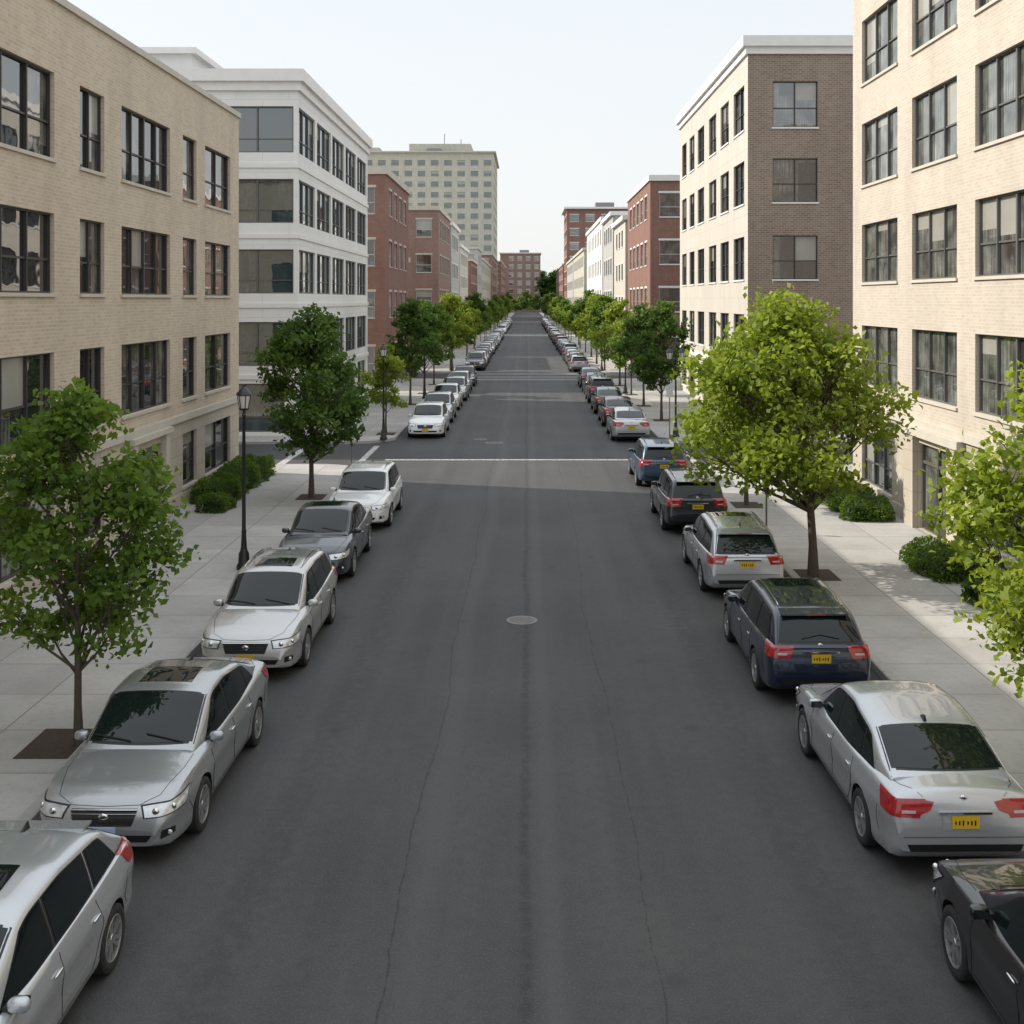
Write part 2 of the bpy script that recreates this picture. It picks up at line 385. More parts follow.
# --- left tan brick building
mb = MB(); y0, y1 = -2.0, 41.5; H = 13.0
cols = [(21.75, 25.3, 3), (26.75, 28.3, 2), (29.5, 33.5, 4), (34.75, 36.2, 1), (37.15, 40.3, 2)]
cols += [(16.5, 20.0, 3), (13.2, 14.8, 2), (8., 12, 4), (3, 6.5, 3)]
wins = []
for z in ((3.3, 5.15), (6.45, 8.2), (9.4, 11.3)):
    for c in cols: wins.append((c[0]-y0, c[1]-y0, z[0], z[1], c[2], 'sash'))
for c in cols:
    if c[0] in (29.5,): wins.append((30.4-y0, 32.7-y0, .14, 2.25, 2, 'door'))
    else: wins.append((c[0]-y0, c[1]-y0, .65, 2.25, c[2], 'sash'))
o = (FL, y0); U = (0, 1); Nn = (1, 0)
facade(mb, o, U, Nn, y1-y0, .0, 2.75, wins, 1, blinds=.15); facade(mb, o, U, Nn, y1-y0, 2.75, H, wins, 0, blinds=.22)
obx(mb, o, U, Nn, 0, y1-y0, -.09, -.003, 2.66, 2.86, 2)
obx(mb, o, U, Nn, 0, 30.0-y0, -.05, -.003, .0, .5, 1); obx(mb, o, U, Nn, 33.1-y0, y1-y0, -.05, -.003, .0, .5, 1)
obx(mb, o, U, Nn, 30.0-y0, 30.37-y0, -.14, -.003, .0, 2.5, 2); obx(mb, o, U, Nn, 32.73-y0, 33.1-y0, -.14, -.003, .0, 2.5, 2); obx(mb, o, U, Nn, 29.9-y0, 33.2-y0, -.2, -.004, 2.5, 2.655, 2)
facade(mb, (FL, y1), (-1, 0), (0, 1), 30, 0, H, [(a, a+1.6, z, z+1.85, 2, 'sash') for a in (2, 6, 10, 14, 18, 22) for z in (.7, 3.3, 6.45, 9.4)], 0)
box_shell(mb, FL-30, FL, y0, y1, H, 'EN')
cornice(mb, FL-30, FL, y0, y1, 12.86, 13.03, .07)
finish_building('tan_brick_building', mb, bmats('tan'))
# --- right cream brick building
mb = MB(); y0, y1 = -2.0, 37.4; H = 17.4
cols = [(32.9, 36.4, 3), (28.35, 31.66, 3), (23.0, 27.2, 4), (18., 21.5, 3), (12.5, 16.5, 4), (7, 10.5, 3), (1, 5, 4)]
wins = []
for z in ((3.65, 5.5), (6.85, 8.67), (9.9, 11.85), (13.1, 15.1)):
    for c in cols: wins.append((c[0]-y0, c[1]-y0, z[0], z[1], c[2], 'sash'))
for c in cols:
    if c[0] == 28.35: wins.append((28.7-y0, 31.1-y0, .14, 2.45, 2, 'door'))
    elif c[0] == 32.9: wins.append((33.4-y0, 36.4-y0, .6, 2.2, 3, 'sash'))
    else: wins.append((c[0]-y0, c[1]-y0, .65, 2.25, c[2], 'sash'))
o = (FR, y0); U = (0, 1); Nn = (-1, 0)
facade(mb, o, U, Nn, y1-y0, .0, 2.95, wins, 1, blinds=.3); facade(mb, o, U, Nn, y1-y0, 2.95, H, wins, 0, blinds=.45)
obx(mb, o, U, Nn, 0, y1-y0, -.10, -.003, 2.87, 3.07, 2)
obx(mb, o, U, Nn, 0, 27.9-y0, -.05, -.003, .0, .5, 1); obx(mb, o, U, Nn, 31.9-y0, y1-y0, -.05, -.003, .0, .5, 1)
obx(mb, o, U, Nn, 27.9-y0, 28.65-y0, -.16, -.003, .0, 2.65, 1); obx(mb, o, U, Nn, 31.15-y0, 31.9-y0, -.16, -.003, .0, 2.65, 1); obx(mb, o, U, Nn, 27.8-y0, 32.0-y0, -.22, -.004, 2.65, 2.865, 2)
box_shell(mb, FR, FR+30, y0, y1, H, 'W')
cornice(mb, FR, FR+30, y0, y1, 17.1, 17.42, .12)
finish_building('cream_brick_building', mb, bmats('cream', frame='gframe', glass='glassc', door='dframe'))
# --- left white modern building
mb = MB(); y0, y1 = 52.2, 75.0; H = 16.7; WX = 26
bands = ((3.3, 5.3), (6.6, 8.6), (9.8, 11.8), (13.0, 15.1))
ws = []; wf = []
for z in bands:
    k = .25
    for g in range(5):
        ws.append((k, k+4.0, z[0], z[1], 3, 'pane')); k += 4.5
    wf += [(.20, 8.5, z[0], z[1], 5, 'pane'), (9, 13.5, z[0], z[1], 3, 'pane'), (14, 18.5, z[0], z[1], 3, 'pane')]
for g in range(5): ws.append((.6+4.45*g, .6+4.45*g+3.4, .3, 2.5, 2, 'pane'))
wf.append((.6, 8, .3, 2.5, 4, 'pane'))
facade(mb, (FL, y0), (0, 1), (1, 0), y1-y0, 0, H, ws, 0, sill=False, ft=.06, blinds=.25)
facade(mb, (FL, y0), (-1, 0), (0, -1), WX, 0, H, wf, 0, sill=False, ft=.06)
box_shell(mb, FL-WX, FL, y0, y1, H, 'ES')
cornice(mb, FL-WX, FL, y0, y1, 16.2, 16.75, .30); cornice(mb, FL-WX, FL, y0, y1, 15.8, 16.2, .14)
for z in (2.8, 6.05, 9.2, 12.4): cornice(mb, FL-WX, FL, y0, y1, z-.1, z+.1, .06)
mb.box(FL-20, FL-6, y0+4, y1-4, 16.2, 18.3, 0); mb.box(FL-20.3, FL-5.7, y0+3.7, y1-3.7, 18.3, 18.6, 2)
finish_building('white_office_building', mb, bmats('white', trim='wtrim', frame='gframe', glass='glassd'))
# --- right brown/pale building
mb = MB(); y0, y1 = 55.2, 79.7; H = 18.9
rows = ((14.6, 16.8), (11.0, 13.1), (7.3, 9.4), (3.6, 5.6), (.6, 2.4))
ws = [(u, u+w, z[0], z[1], 2, 'sash') for z in rows for u, w in ((.9, 2.9), (5.2, 2.6), (9.2, 2.6), (13.6, 2.6), (17.6, 2.2), (21.2, 2.2))]
facade(mb, (FR, y0), (0, 1), (-1, 0), y1-y0, 0, H, ws, 1, blinds=.3)
wf = [(u, u+2.15, z[0], z[1], 2, 'sash') for z in rows for u in (1.2, 6.2, 11.2, 16.2)]
facade(mb, (FR, y0), (1, 0), (0, -1), 26, 0, H, wf, 0, blinds=.15)
box_shell(mb, FR, FR+26, y0, y1, H, 'WS')
cornice(mb, FR, FR+26, y0, y1, 18.45, 18.95, .28); cornice(mb, FR, FR+26, y0, y1, 18.1, 18.45, .12)
mb.box(FR-.06, FR-.003, y0, y1, 2.8, 3.1, 2)
finish_building('brown_brick_building', mb, bmats('brown', base='pale', trim='wtrim'))

def generic(name, side, y0, y1, h, mats, floors=4, pitch=3.6, ww=1.6, width=22, corn=.25, xf=None, n=1, roofbox=True, lint=True):
    mb = MB(); xf = xf if xf is not None else (FL if side < 0 else FR)
    fh = h/floors*0.96
    zs = [(fh*k+fh*.30, fh*k+fh*.80) for k in range(floors)]
    zs[0] = (.7, max(2.3, fh*.75))
    nw = max(1, int((y1-y0-1)/pitch)); off = ((y1-y0)-nw*pitch)/2
    ws = [(off+pitch*k+(pitch-ww)/2, off+pitch*k+(pitch+ww)/2, z[0], z[1], n, 'sash') for k in range(nw) for z in zs]
    facade(mb, (xf, y0), (0, 1), (-side, 0), y1-y0, 0, h, ws, 0, lint=lint, blinds=.3)
    nw = int((width-1)/pitch)
    wf = [(.8+pitch*k, .8+pitch*k+ww, z[0], z[1], n, 'sash') for k in range(nw) for z in zs]
    facade(mb, (xf, y0), (side, 0), (0, -1), width, 0, h, wf, 0, lint=lint, blinds=.3)
    x0, x1 = (xf-width, xf) if side < 0 else (xf, xf+width)
    box_shell(mb, x0, x1, y0, y1, h, 'ES' if side < 0 else 'WS')
    if corn: cornice(mb, x0, x1, y0, y1, h-.45, h+.05, corn)
    if roofbox:
        c = xf+side*width*.4; mb.box(c-2.5, c+2.5, y0+4, min(y1-1, y0+9), h-.5, h+1.6, 5)
    return finish_building(name, mb, mats)
generic('red_brick_building', -1, 84.5, 101, 16.0, bmats('red', trim='trim', frame='wframe'), 4, 3.4, 1.7, corn=.15)
generic('red_brick_building', -1, 135, 156, 17.3, bmats('red2', trim='trim', frame='wframe'), 4, 3.6, 1.8, corn=.15)
generic('tan_brick_building', -1, 108, 130, 11.0, bmats('sand', frame='wframe'), 3, 3.6, 1.8, corn=.2, xf=FL-3)
generic('white_stone_building', -1, 158, 176, 17.0, bmats('grey', frame='gframe', trim='wtrim'), 4, 3.6, 1.9)
generic('pale_stone_building', -1, 178, 203, 15.0, bmats('pale', frame='gframe', trim='wtrim'), 4, 3.6, 1.9)
generic('red_brick_building', -1, 214, 240, 14.0, bmats('red'), 4, 4, 2)
generic('white_stone_building', -1, 242, 262, 17.5, bmats('grey'), 4, 4, 2)
generic('sandstone_building', -1, 264, 328, 16, bmats('sand'), 4, 4, 2)
generic('sandstone_tower', -1, 400, 448, 58, bmats('sand', frame='gframe', glass='glassd', trim='trim'), 15, 4.6, 2.6, width=53, corn=.8, xf=-11.6, lint=False)
mb = MB(); mb.box(-42, -20, 410, 440, 57.4, 62.0, 0); mb.box(-30.2, -30, 420, 420.2, 62.0, 67, 3); mb.box(-24.2, -24, 420, 420.2, 62.0, 65, 3); mb.box(-60, -52, 405, 415, 57.4, 60.0, 0)
finish_building('rooftop_plant_room', mb, bmats('sand'))
generic('red_brick_building', -1, 339, 398, 20, bmats('red2'), 5, 4.6, 2.2)
generic('red_brick_building', 1, 98.9, 121, 17.0, bmats('red', frame='wframe', trim='wtrim'), 4, 3.7, 1.9, corn=.15)
generic('cream_stone_building', 1, 124, 140, 15.4, bmats('pale', trim='wtrim', frame='gframe'), 4, 3.8, 1.9, corn=.35)
generic('white_stone_building', 1, 142, 160, 17.2, bmats('grey', trim='wtrim'), 4, 3.8, 1.9, corn=.35)
generic('white_stone_building', 1, 162, 203, 18.0, bmats('white', trim='wtrim'), 4, 4.2, 2)
generic('sandstone_building', 1, 214, 262, 16, bmats('sand'), 4, 4, 2)
generic('red_brick_tower', 1, 306, 329, 31, bmats('red', trim='wtrim', frame='wframe'), 8, 4.2, 2.4, width=26, corn=.8)
generic('grey_stone_building', 1, 264, 304, 16, bmats('grey'), 4, 4, 2)
generic('red_brick_building', 1, 339, 420, 17, bmats('red2'), 5, 4.6, 2.2)
generic('red_brick_building', -1, 600, 630, 31, bmats('red2', frame='wframe', trim='wtrim'), 7, 4.4, 2.4, width=21, xf=7, corn=.5)
generic('red_brick_building', -1, 460, 560, 22, bmats('red'), 6, 5, 2.4)

# ---------------------------------------------------------------- trees
def leaves_mesh(name, C, size, rng, tint, mat, upbias=.6):
    n = len(C)
    a = rng.normal(size=(n, 3)); a /= np.linalg.norm(a, axis=1)[:, None]
    nn = rng.normal(size=(n, 3)); nn[:, 2] += upbias*1.5
    bb = np.cross(a, nn); bb /= np.linalg.norm(bb, axis=1)[:, None]+1e-9
    nn = np.cross(bb, a)
    s = (size*rng.uniform(.55, 1.25, n))[:, None]
    V = np.stack([C-a*s*.5, C+bb*s*.36+nn*s*.10-a*s*.05, C+a*s*.5-nn*s*.06, C-bb*s*.36+nn*s*.10-a*s*.05], 1).reshape(-1, 3)
    me = bpy.data.meshes.new(name)
    me.vertices.add(4*n); me.vertices.foreach_set('co', V.astype(np.float32).ravel())
    me.loops.add(4*n); me.loops.foreach_set('vertex_index', np.arange(4*n, dtype=np.int32))
    me.polygons.add(n); me.polygons.foreach_set('loop_start', np.arange(0, 4*n, 4, dtype=np.int32))
    me.update(calc_edges=True)
    at = me.attributes.new('tint', 'FLOAT', 'FACE'); at.data.foreach_set('value', np.clip(tint, 0, 1).astype(np.float32))
    me.materials.append(mat)
    return me
def tree_meshes(key, H, cr, z0, nb, ncl, nlf, leaf, mat, seed, tr=.07, offx=0., shp=.8):
    rng = np.random.default_rng(seed); rr = random.Random(seed)
    bl = []
    order = list(range(nb)); rr.shuffle(order)
    for i in range(nb):
        t = (order[i]+.5)/nb; th = i*2.399+rr.uniform(-.4, .4)
        prof = math.sin(math.pi*min(1, (t*.90+.07))**shp)**.6
        br = cr*rr.uniform(.28, .44)*(.62+.38*prof)
        r = max(0, cr*prof-br*.85)*rr.uniform(.75, 1.10)
        z = z0+br*.6+(H-z0-br*1.5)*t
        bl.append((r*math.cos(th)+offx, r*math.sin(th), z, br, rr.uniform(-.2, .2)))
    for i in range(max(3, nb//6)):
        bl.append((offx+rr.uniform(-.2, .2)*cr, rr.uniform(-.2, .2)*cr, z0+(H-z0)*rr.uniform(.25, .8), cr*.38, -.15))
    cl = []; ci = []
    for k in range(ncl):
        i = k % len(bl); b_ = bl[i]
        dv = rng.normal(size=3); dv /= np.linalg.norm(dv); q = b_[3]*rng.uniform(.15, 1)**.55
        cl.append((b_[0]+dv[0]*q, b_[1]+dv[1]*q, b_[2]+dv[2]*q*.78)); ci.append(b_[4])
    cl = np.array(cl); ci = np.array(ci)
    idx = rng.integers(0, ncl, nlf)
    cs = rng.uniform(.5, 1.2, ncl)*cr*.085+.03
    off = rng.normal(size=(nlf, 3))*cs[idx][:, None]*np.array([1, 1, .65])
    L = np.linalg.norm(off, axis=1)/cs[idx]; off[L > 2.2] *= .6
    C = cl[idx]+off
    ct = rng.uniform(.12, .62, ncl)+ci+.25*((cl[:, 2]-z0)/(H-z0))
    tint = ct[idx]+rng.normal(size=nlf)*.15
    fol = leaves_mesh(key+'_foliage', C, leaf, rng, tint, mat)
    mb = MB(); top = H*.84
    tp = []; wob = [rr.uniform(-.05, .05) for _ in range(20)]
    for k in range(9):
        f = k/8; tp.append((wob[k]*f*1.5+offx*f*f, wob[k+9]*f*1.5, f*top))
    mb.tube(tp, [tr*(1.35 if k == 0 else 1.0)*(1-.82*(k/8)**1.2) for k in range(9)], 10)
    def tpt(z):
        f = max(0, min(.999, z/top))*8; k = int(f); g = f-k
        return Vector(tp[k]).lerp(Vector(tp[k+1]), g)
    for b_ in bl:
        c = Vector(b_[:3]); q = math.hypot(c.x-offx, c.y)
        zs = max(z0*.80+.1*rr.random(), c.z-q*rr.uniform(.8, 1.2)-.2)
        s = tpt(min(zs, top*.95)); mid = s.lerp(c, .5)+Vector((0, 0, -.10*q)); r0 = tr*.48
        mb.tube([s, s.lerp(mid, .6), mid, mid.lerp(c, .6), c], [r0, r0*.8, r0*.62, r0*.45, r0*.25], 6, caps=False)
        js = [j for j in range(ncl) if (Vector(cl[j])-c).length < b_[3]*1.02]
        for j in js[:14]:
            e_ = Vector(cl[j]); s2 = mid.lerp(c, rr.uniform(.2, .9)); mb.tube([s2, s2.lerp(e_, .5)+Vector((0, 0, -.02)), e_], [r0*.28, r0*.2, r0*.08], 4, caps=False)
    tmp = mb.build('trunk', [M['bark']], uv=False); tm = tmp.data; bpy.data.objects.remove(tmp)
    return tm, fol
TREES = {}
def tree(key, x, y, rot=0, sc=1., name='deciduous_tree', z=.13):
    tm, fm = TREES[key]
    e = empty(name, (x, y, z)); e.rotation_euler = (0, 0, rot); e.scale = (sc, sc, sc)
    for nm, me in (('trunk', tm), ('foliage', fm)):
        ob = bpy.data.objects.new(nm, me); scene.collection.objects.link(ob); ob.parent = e
def pit(x, y, s=.42):
    x = math.copysign(max(abs(x), 6.5), x)
    b = MB(); b.face([(x-s, y-s*1.3, SW+.004), (x+s, y-s*1.3, SW+.004), (x+s, y+s*1.3, SW+.004), (x-s, y+s*1.3, SW+.004)]); b.build('tree_pit', [M['soil']])
TREES['L1'] = tree_meshes('L1', 5.15, 1.5, 1.15, 26, 280, 9500, .125, M['leafL'], 11, .055)
TREES['L2'] = tree_meshes('L2', 6.05, 2.1, 1.3, 30, 350, 12000, .16, M['leafD'], 5, .08)
TREES['R0'] = tree_meshes('R0', 6.25, 2.0, .95, 34, 400, 13500, .13, M['leafR'], 21, .07)
TREES['R1'] = tree_meshes('R1', 6.5, 2.6, 1.75, 40, 460, 16000, .155, M['leafR'], 8, .10, -.66, .72)
TREES['R2'] = tree_meshes('R2', 5.3, 1.7, 1.8, 18, 180, 6000, .17, M['leafR'], 9, .06)
TREES['D'] = tree_meshes('D', 6.4, 1.75, 1.6, 20, 190, 5500, .20, M['leafD'], 31, .07)
TREES['G'] = tree_meshes('G', 5.9, 1.7, 1.5, 18, 170, 4500, .21, M['leafL'], 32, .06)
TREES['S'] = tree_meshes('S', 4.3, 1.25, 1.1, 14, 140, 4000, .15, M['leafR'], 33, .045)
TREES['B'] = tree_meshes('B', 6.2, 1.95, 1.6, 18, 170, 4500, .22, M['leafR'], 34, .07)
for k, x, y, r, s in (('L1', -6.24, 16.0, 0, 1), ('L2', -6.75, 36.0, 1, 1), ('R0', 7.35, 14.9, 0, 1), ('R1', 6.42, 25.8, 0, 1), ('R2', 6.6, 34.6, 0, 1),
                      ('S', -6.5, 53, 0, 1), ('D', -6.9, 68, 0, 1), ('D', -6.8, 76, 2, .98), ('G', -6.8, 84, 0, 1.05), ('D', 6.9, 59, 1, .98), ('D', 6.8, 67, 3, .95), ('B', 6.7, 83, 0, 1.05), ('G', 6.8, 75, 0, .9)):
    tree(k, x, y, r, s)
    pit(x, y)
yy = 101.
while yy < 440:
    for sx in (-1, 1):
        if any(c[0]-1 < yy < c[1]+1 for c in CS[1:]) and yy > 104: continue
        if R_.random() < .15: continue
        key = R_.choice(['D', 'G', 'B', 'B', 'G'])
        tree(key, sx*R_.uniform(6.4, 7.2), yy+R_.uniform(-2.5, 2.5), R_.uniform(0, 6), R_.uniform(.75, 1.22))
    yy += R_.uniform(9, 14)
e = empty('distant_trees')
for k in range(16):
    tm, fm = TREES[R_.choice(['D', 'G'])]
    sc = R_.uniform(3.0, 4.2)
    ob = bpy.data.objects.new('foliage', fm); scene.collection.objects.link(ob); ob.parent = e
    ob.location = (9+k*2.6+R_.uniform(-2, 2), 585+R_.uniform(-15, 30), -2); ob.scale = (sc*1.2, sc*1.2, sc); ob.rotation_euler = (0, 0, R_.uniform(0, 6))
for k in range(12):
    tm, fm = TREES[R_.choice(['D', 'G', 'B'])]
    sc = R_.uniform(1.3, 2.1)
    ob = bpy.data.objects.new('foliage', fm); scene.collection.objects.link(ob); ob.parent = e
    ob.location = (-16+k*2.6+R_.uniform(-1, 1), 575+R_.uniform(-8, 12), -1.5); ob.scale = (sc*1.1, sc*1.1, sc); ob.rotation_euler = (0, 0, R_.uniform(0, 6))

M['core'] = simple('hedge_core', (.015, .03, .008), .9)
def hedge(x0, x1, y0, y1, h, seed):
    rng = np.random.default_rng(seed)
    n = int(((x1-x0)*(y1-y0)+(x1-x0+y1-y0)*2*h)*800)
    P = rng.uniform(-1, 1, (n, 3))
    p = 4; nrm = (np.abs(P)**p).sum(1)**(1/p); P = P/nrm[:, None]*rng.uniform(.85, 1.05, n)[:, None]
    P[:, 2] = np.abs(P[:, 2])
    C = np.stack([(x0+x1)/2+P[:, 0]*(x1-x0)/2, (y0+y1)/2+P[:, 1]*(y1-y0)/2, SW+P[:, 2]*h], 1)
    wob = .07*np.sin(C[:, 0]*7+seed)+.08*np.sin(C[:, 1]*4.3+seed)
    C[:, 2] += wob*(C[:, 2] > .3)
    C[:, 0] += .07*np.sin(C[:, 1]*5.)
    tint = .35+.35*np.sin(C[:, 1]*3)*np.sin(C[:, 0]*4)+rng.normal(size=n)*.2
    me = leaves_mesh('hedge', C, .07, rng, tint, M['leafH'])
    e = empty('hedge')
    ob = bpy.data.objects.new('foliage', me); scene.collection.objects.link(ob); ob.parent = e
    b = MB(); b.box(x0+.2, x1-.2, y0+.2, y1-.2, .1, SW+h*.72); b.build('dark_core_box', [M['core']], e)  # solid dark box added as the inside of the leaf shell
hedge(-10.2, -8.9, 34.6, 36.9, .62, 1); hedge(-10.2, -8.9, 37.1, 41.0, .7, 2); hedge(-9.6, -8.7, 33.2, 34.4, .45, 3)
hedge(8.9, 10.3, 33.2, 36.9, .6, 4); hedge(8.9, 10.3, 31.9, 33.0, .5, 6); hedge(8.8, 10.3, 25.0, 27.4, .5, 5); hedge(9.0, 10.3, 21.2, 24.2, .45, 8)

# ---------------------------------------------------------------- street lamps and small furniture
def lamp(x, y, h=4.25, two=False):
    b = MB()
    b.lathe([(.0, 0), (.17, 0), (.17, .08), (.13, .14), (.12, .35), (.085, .42), (.07, .5), (.055, .75), (.05, .8), (.06, .84), (.047, .9), (.036, h-.75), (.05, h-.72), (.03, h-.68), (.03, h-.62)], (x, y, SW), n=14)
    heads = [(x, h-.62)] if not two else [(x-.28, h-.75), (x+.28, h-.75)]
    if two: b.tube([(x-.28, y, SW+h-.75), (x, y, SW+h-.65), (x+.28, y, SW+h-.75)], [.02, .025, .02], 8)
    for hx, hz in heads:
        b.lathe([(.03, 0), (.11, .02), (.12, .06)], (hx, y, SW+hz), n=12)
        b.lathe([(.095, .055), (.15, .36)], (hx, y, SW+hz), n=12, mi=1)
        for k in range(6):
            t = k*math.pi/3; c, s = math.cos(t), math.sin(t)
            b.tube([(hx+c*.1, y+s*.1, SW+hz+.05), (hx+c*.158, y+s*.158, SW+hz+.37)], [.011, .011], 5)
        b.lathe([(.16, .35), (.185, .37), (.17, .40), (.10, .48), (.05, .53), (.025, .56), (.03, .59), (.0, .63)], (hx, y, SW+hz), n=14)
    b.build('street_lamp', [M['black'], M['lampglass']], sharp=40, uv=False)
lamp(-6.5, 26.4); lamp(-6.35, 50.9); lamp(6.7, 51.8, 4.2, True); lamp(-6.4, 72); lamp(6.5, 76); lamp(6.5, 100); lamp(-6.5, 100)
def meter(x, y):
    b = MB(); b.tube([(x, y, SW), (x, y, SW+1.05)], [.025, .025], 8); b.ell((x, y, SW+1.18), (.075, .06, .15), 0, .7)
    b.build('parking_meter', [M['gframe']], uv=False)
for x, y in ((6.35, 30.5), (6.4, 41)): meter(x, y)
def pole_sign(x, y):
    b = MB(); b.tube([(x, y, SW), (x, y, SW+2.3)], [.022, .022], 8); b.box(x-.15, x+.15, y-.034, y-.028, SW+1.85, SW+2.28, 1)
    b.build('parking_sign', [M['gframe'], M['wframe']], uv=False)
pole_sign(-6.3, 41.2); pole_sign(6.35, 51.2)

# ---------------------------------------------------------------- cars
def paint(name, col, metal=.5, rough=.32):
    m, nt, bs = new_mat(name)
    bs.inputs['Metallic'].default_value = metal; bs.inputs['Roughness'].default_value = rough
    bs.inputs['Coat Weight'].default_value = 1; bs.inputs['Coat Roughness'].default_value = .02
    tc = N(nt, 'ShaderNodeTexCoord').outputs['Object']
    n1 = noise(nt, tc, 3, 3)
    nt.links.new(mixc(nt, mathn(nt, 'MULTIPLY', n1, .25), col, tuple(c*.85 for c in col)), bs.inputs['Base Color'])
    return m
PC = {'silver': paint('silver_paint', (.50, .52, .54), .5, .26), 'grey': paint('grey_paint', (.38, .395, .41), .55, .25), 'white': paint('white_paint', (.75, .76, .76), 0, .4),
      'black': paint('black_paint', (.008, .008, .010), .1), 'navy': paint('navy_paint', (.007, .014, .038), .2), 'dnavy': paint('dark_navy_paint', (.010, .014, .022), .2), 'blue': paint('blue_paint', (.045, .085, .15), .4),
      'dgrey': paint('dark_grey_paint', (.04, .047, .058), .35), 'maroon': paint('maroon_paint', (.07, .010, .012), .3), 'champ': paint('pale_silver_paint', (.50, .505, .50), .5, .27)}
cglass, nt, bs = new_mat('car_glass'); bs.inputs['Base Color'].default_value = (.008, .013, .013, 1); bs.inputs['Roughness'].default_value = .01; bs.inputs['Specular IOR Level'].default_value = .4
ctrim = simple('car_black_trim', (.012, .012, .013), .4, noise=.1)
ctire = simple('tyre_rubber', (.022, .022, .023), .85, noise=.2, nscale=10)
crim = simple('alloy_rim', (.50, .51, .52), .3, .8, noise=.1)
chead = simple('headlight_lens', (.60, .62, .64), .08, .35, coat=1., noise=.45, nscale=16)
ctail = simple('tail_light_lens', (.34, .006, .008), .12, 0, coat=1., noise=.45, nscale=18)
cchrome = simple('chrome', (.7, .7, .7), .12, 1., noise=.05)
cplate = simple('yellow_plate', (.62, .40, .02), .5, noise=.1)
cseam = simple('panel_gap', (.01, .01, .01), .8)
cplate2 = simple('blue_plate', (.40, .50, .70), .5, noise=.2)
cinner = simple('wheel_well', (.008, .008, .008), .95)
crev = simple('reversing_lamp', (.50, .38, .38), .15, 0, coat=1., noise=.3, nscale=18)
CM = [None, cglass, ctrim, ctire, crim, chead, ctail, cchrome, cplate, cseam, cplate2, cinner, crev]
def sprof(ctrl, sig):
    ys = np.array([c[0] for c in ctrl]); zs = np.array([c[1] for c in ctrl])
    g = np.linspace(ys.min(), ys.max(), 500); v = np.interp(g, ys, zs)
    st = g[1]-g[0]; k = int(3*sig/st)+1; ker = np.exp(-.5*(np.arange(-k, k+1)*st/sig)**2); ker /= ker.sum()
    pl = v[0]*2-v[1:k+1][::-1]; pr = v[-1]*2-v[-k-1:-1][::-1]
    vv = np.convolve(np.concatenate([pl, v, pr]), ker, 'valid')
    return lambda y: float(np.interp(y, g, vv))
SPEC = {
 'sedan': dict(L=4.75, W=1.80, wb=2.75, R=.33,
   deck=[(-2.375, .66), (-2.345, .92), (-2.26, 1.05), (-1.7, 1.08), (-1, 1.0), (1.0, .97), (1.4, .93), (1.95, .84), (2.2, .755), (2.31, .66), (2.36, .56), (2.375, .46)],
   belt=[(-2.375, .95), (0, .92), (2.375, .84)], roof=[(-1.95, 1.04), (-1.10, 1.35), (-.35, 1.455), (.18, 1.43), (.32, 1.40), (1.20, .94)],
   wins=[(.86, -.06, .30, -.06), (-.14, -1.06, -.14, -.98), (-1.12, -1.55, -1.04, -1.18)], rear='top', tail=(.74, .95), dz=0, wt=.32, ws=(1.12, .36), rg=(-1.85, -1.14)),
 'wagon': dict(L=4.7, W=1.80, wb=2.72, R=.335,
   deck=[(-2.35, .60), (-2.335, .84), (-2.28, .97), (-2.1, 1.0), (-1, .99), (1.0, .99), (1.4, .95), (1.9, .86), (2.18, .77), (2.29, .67), (2.335, .57), (2.35, .46)],
   belt=[(-2.35, .97), (0, .93), (2.35, .85)], roof=[(-2.29, .95), (-2.10, 1.15), (-1.85, 1.37), (-1.65, 1.43), (-.6, 1.50), (.15, 1.48), (.32, 1.44), (1.20, .96)],
   wins=[(.86, -.06, .30, -.06), (-.14, -1.02, -.14, -1.02), (-1.12, -1.93, -1.12, -1.66)], rear='back', tail=(.78, .98), dz=0, wt=.30, ws=(1.12, .36), rg=(1.03, 1.35), rails=True),
 'suv': dict(L=4.6, W=1.84, wb=2.66, R=.365,
   deck=[(-2.3, .62), (-2.285, .92), (-2.23, 1.06), (-2.0, 1.10), (-1, 1.09), (1.0, 1.08), (1.4, 1.05), (1.9, .97), (2.13, .88), (2.24, .76), (2.285, .64), (2.3, .52)],
   belt=[(-2.3, 1.07), (0, 1.03), (2.3, .96)], roof=[(-2.24, 1.04), (-2.10, 1.28), (-1.93, 1.54), (-1.77, 1.60), (-.6, 1.67), (.15, 1.64), (.32, 1.60), (1.14, 1.05)],
   wins=[(.82, -.06, .30, -.06), (-.14, -1.00, -.14, -1.00), (-1.10, -1.90, -1.10, -1.74)], rear='back', tail=(.86, 1.12), dz=.1, wt=.27, ws=(1.07, .36), rg=(1.14, 1.52), rails=True),
 'hatch': dict(L=4.4, W=1.80, wb=2.65, R=.325,
   deck=[(-2.2, .60), (-2.185, .86), (-2.13, .98), (-1.95, 1.01), (-1, .99), (.95, .99), (1.35, .95), (1.8, .86), (2.03, .77), (2.14, .67), (2.185, .57), (2.2, .46)],
   belt=[(-2.2, 1.0), (0, .94), (2.2, .85)], roof=[(-2.12, .97), (-1.88, 1.14), (-1.58, 1.33), (-1.36, 1.39), (-.5, 1.48), (.15, 1.46), (.32, 1.42), (1.20, .96)],
   wins=[(.86, -.06, .30, -.06), (-.14, -.98, -.14, -.98), (-1.08, -1.66, -1.08, -1.40)], rear='back', tail=(.80, 1.02), dz=0, wt=.30, ws=(1.12, .36), rg=(1.05, 1.29)),
}
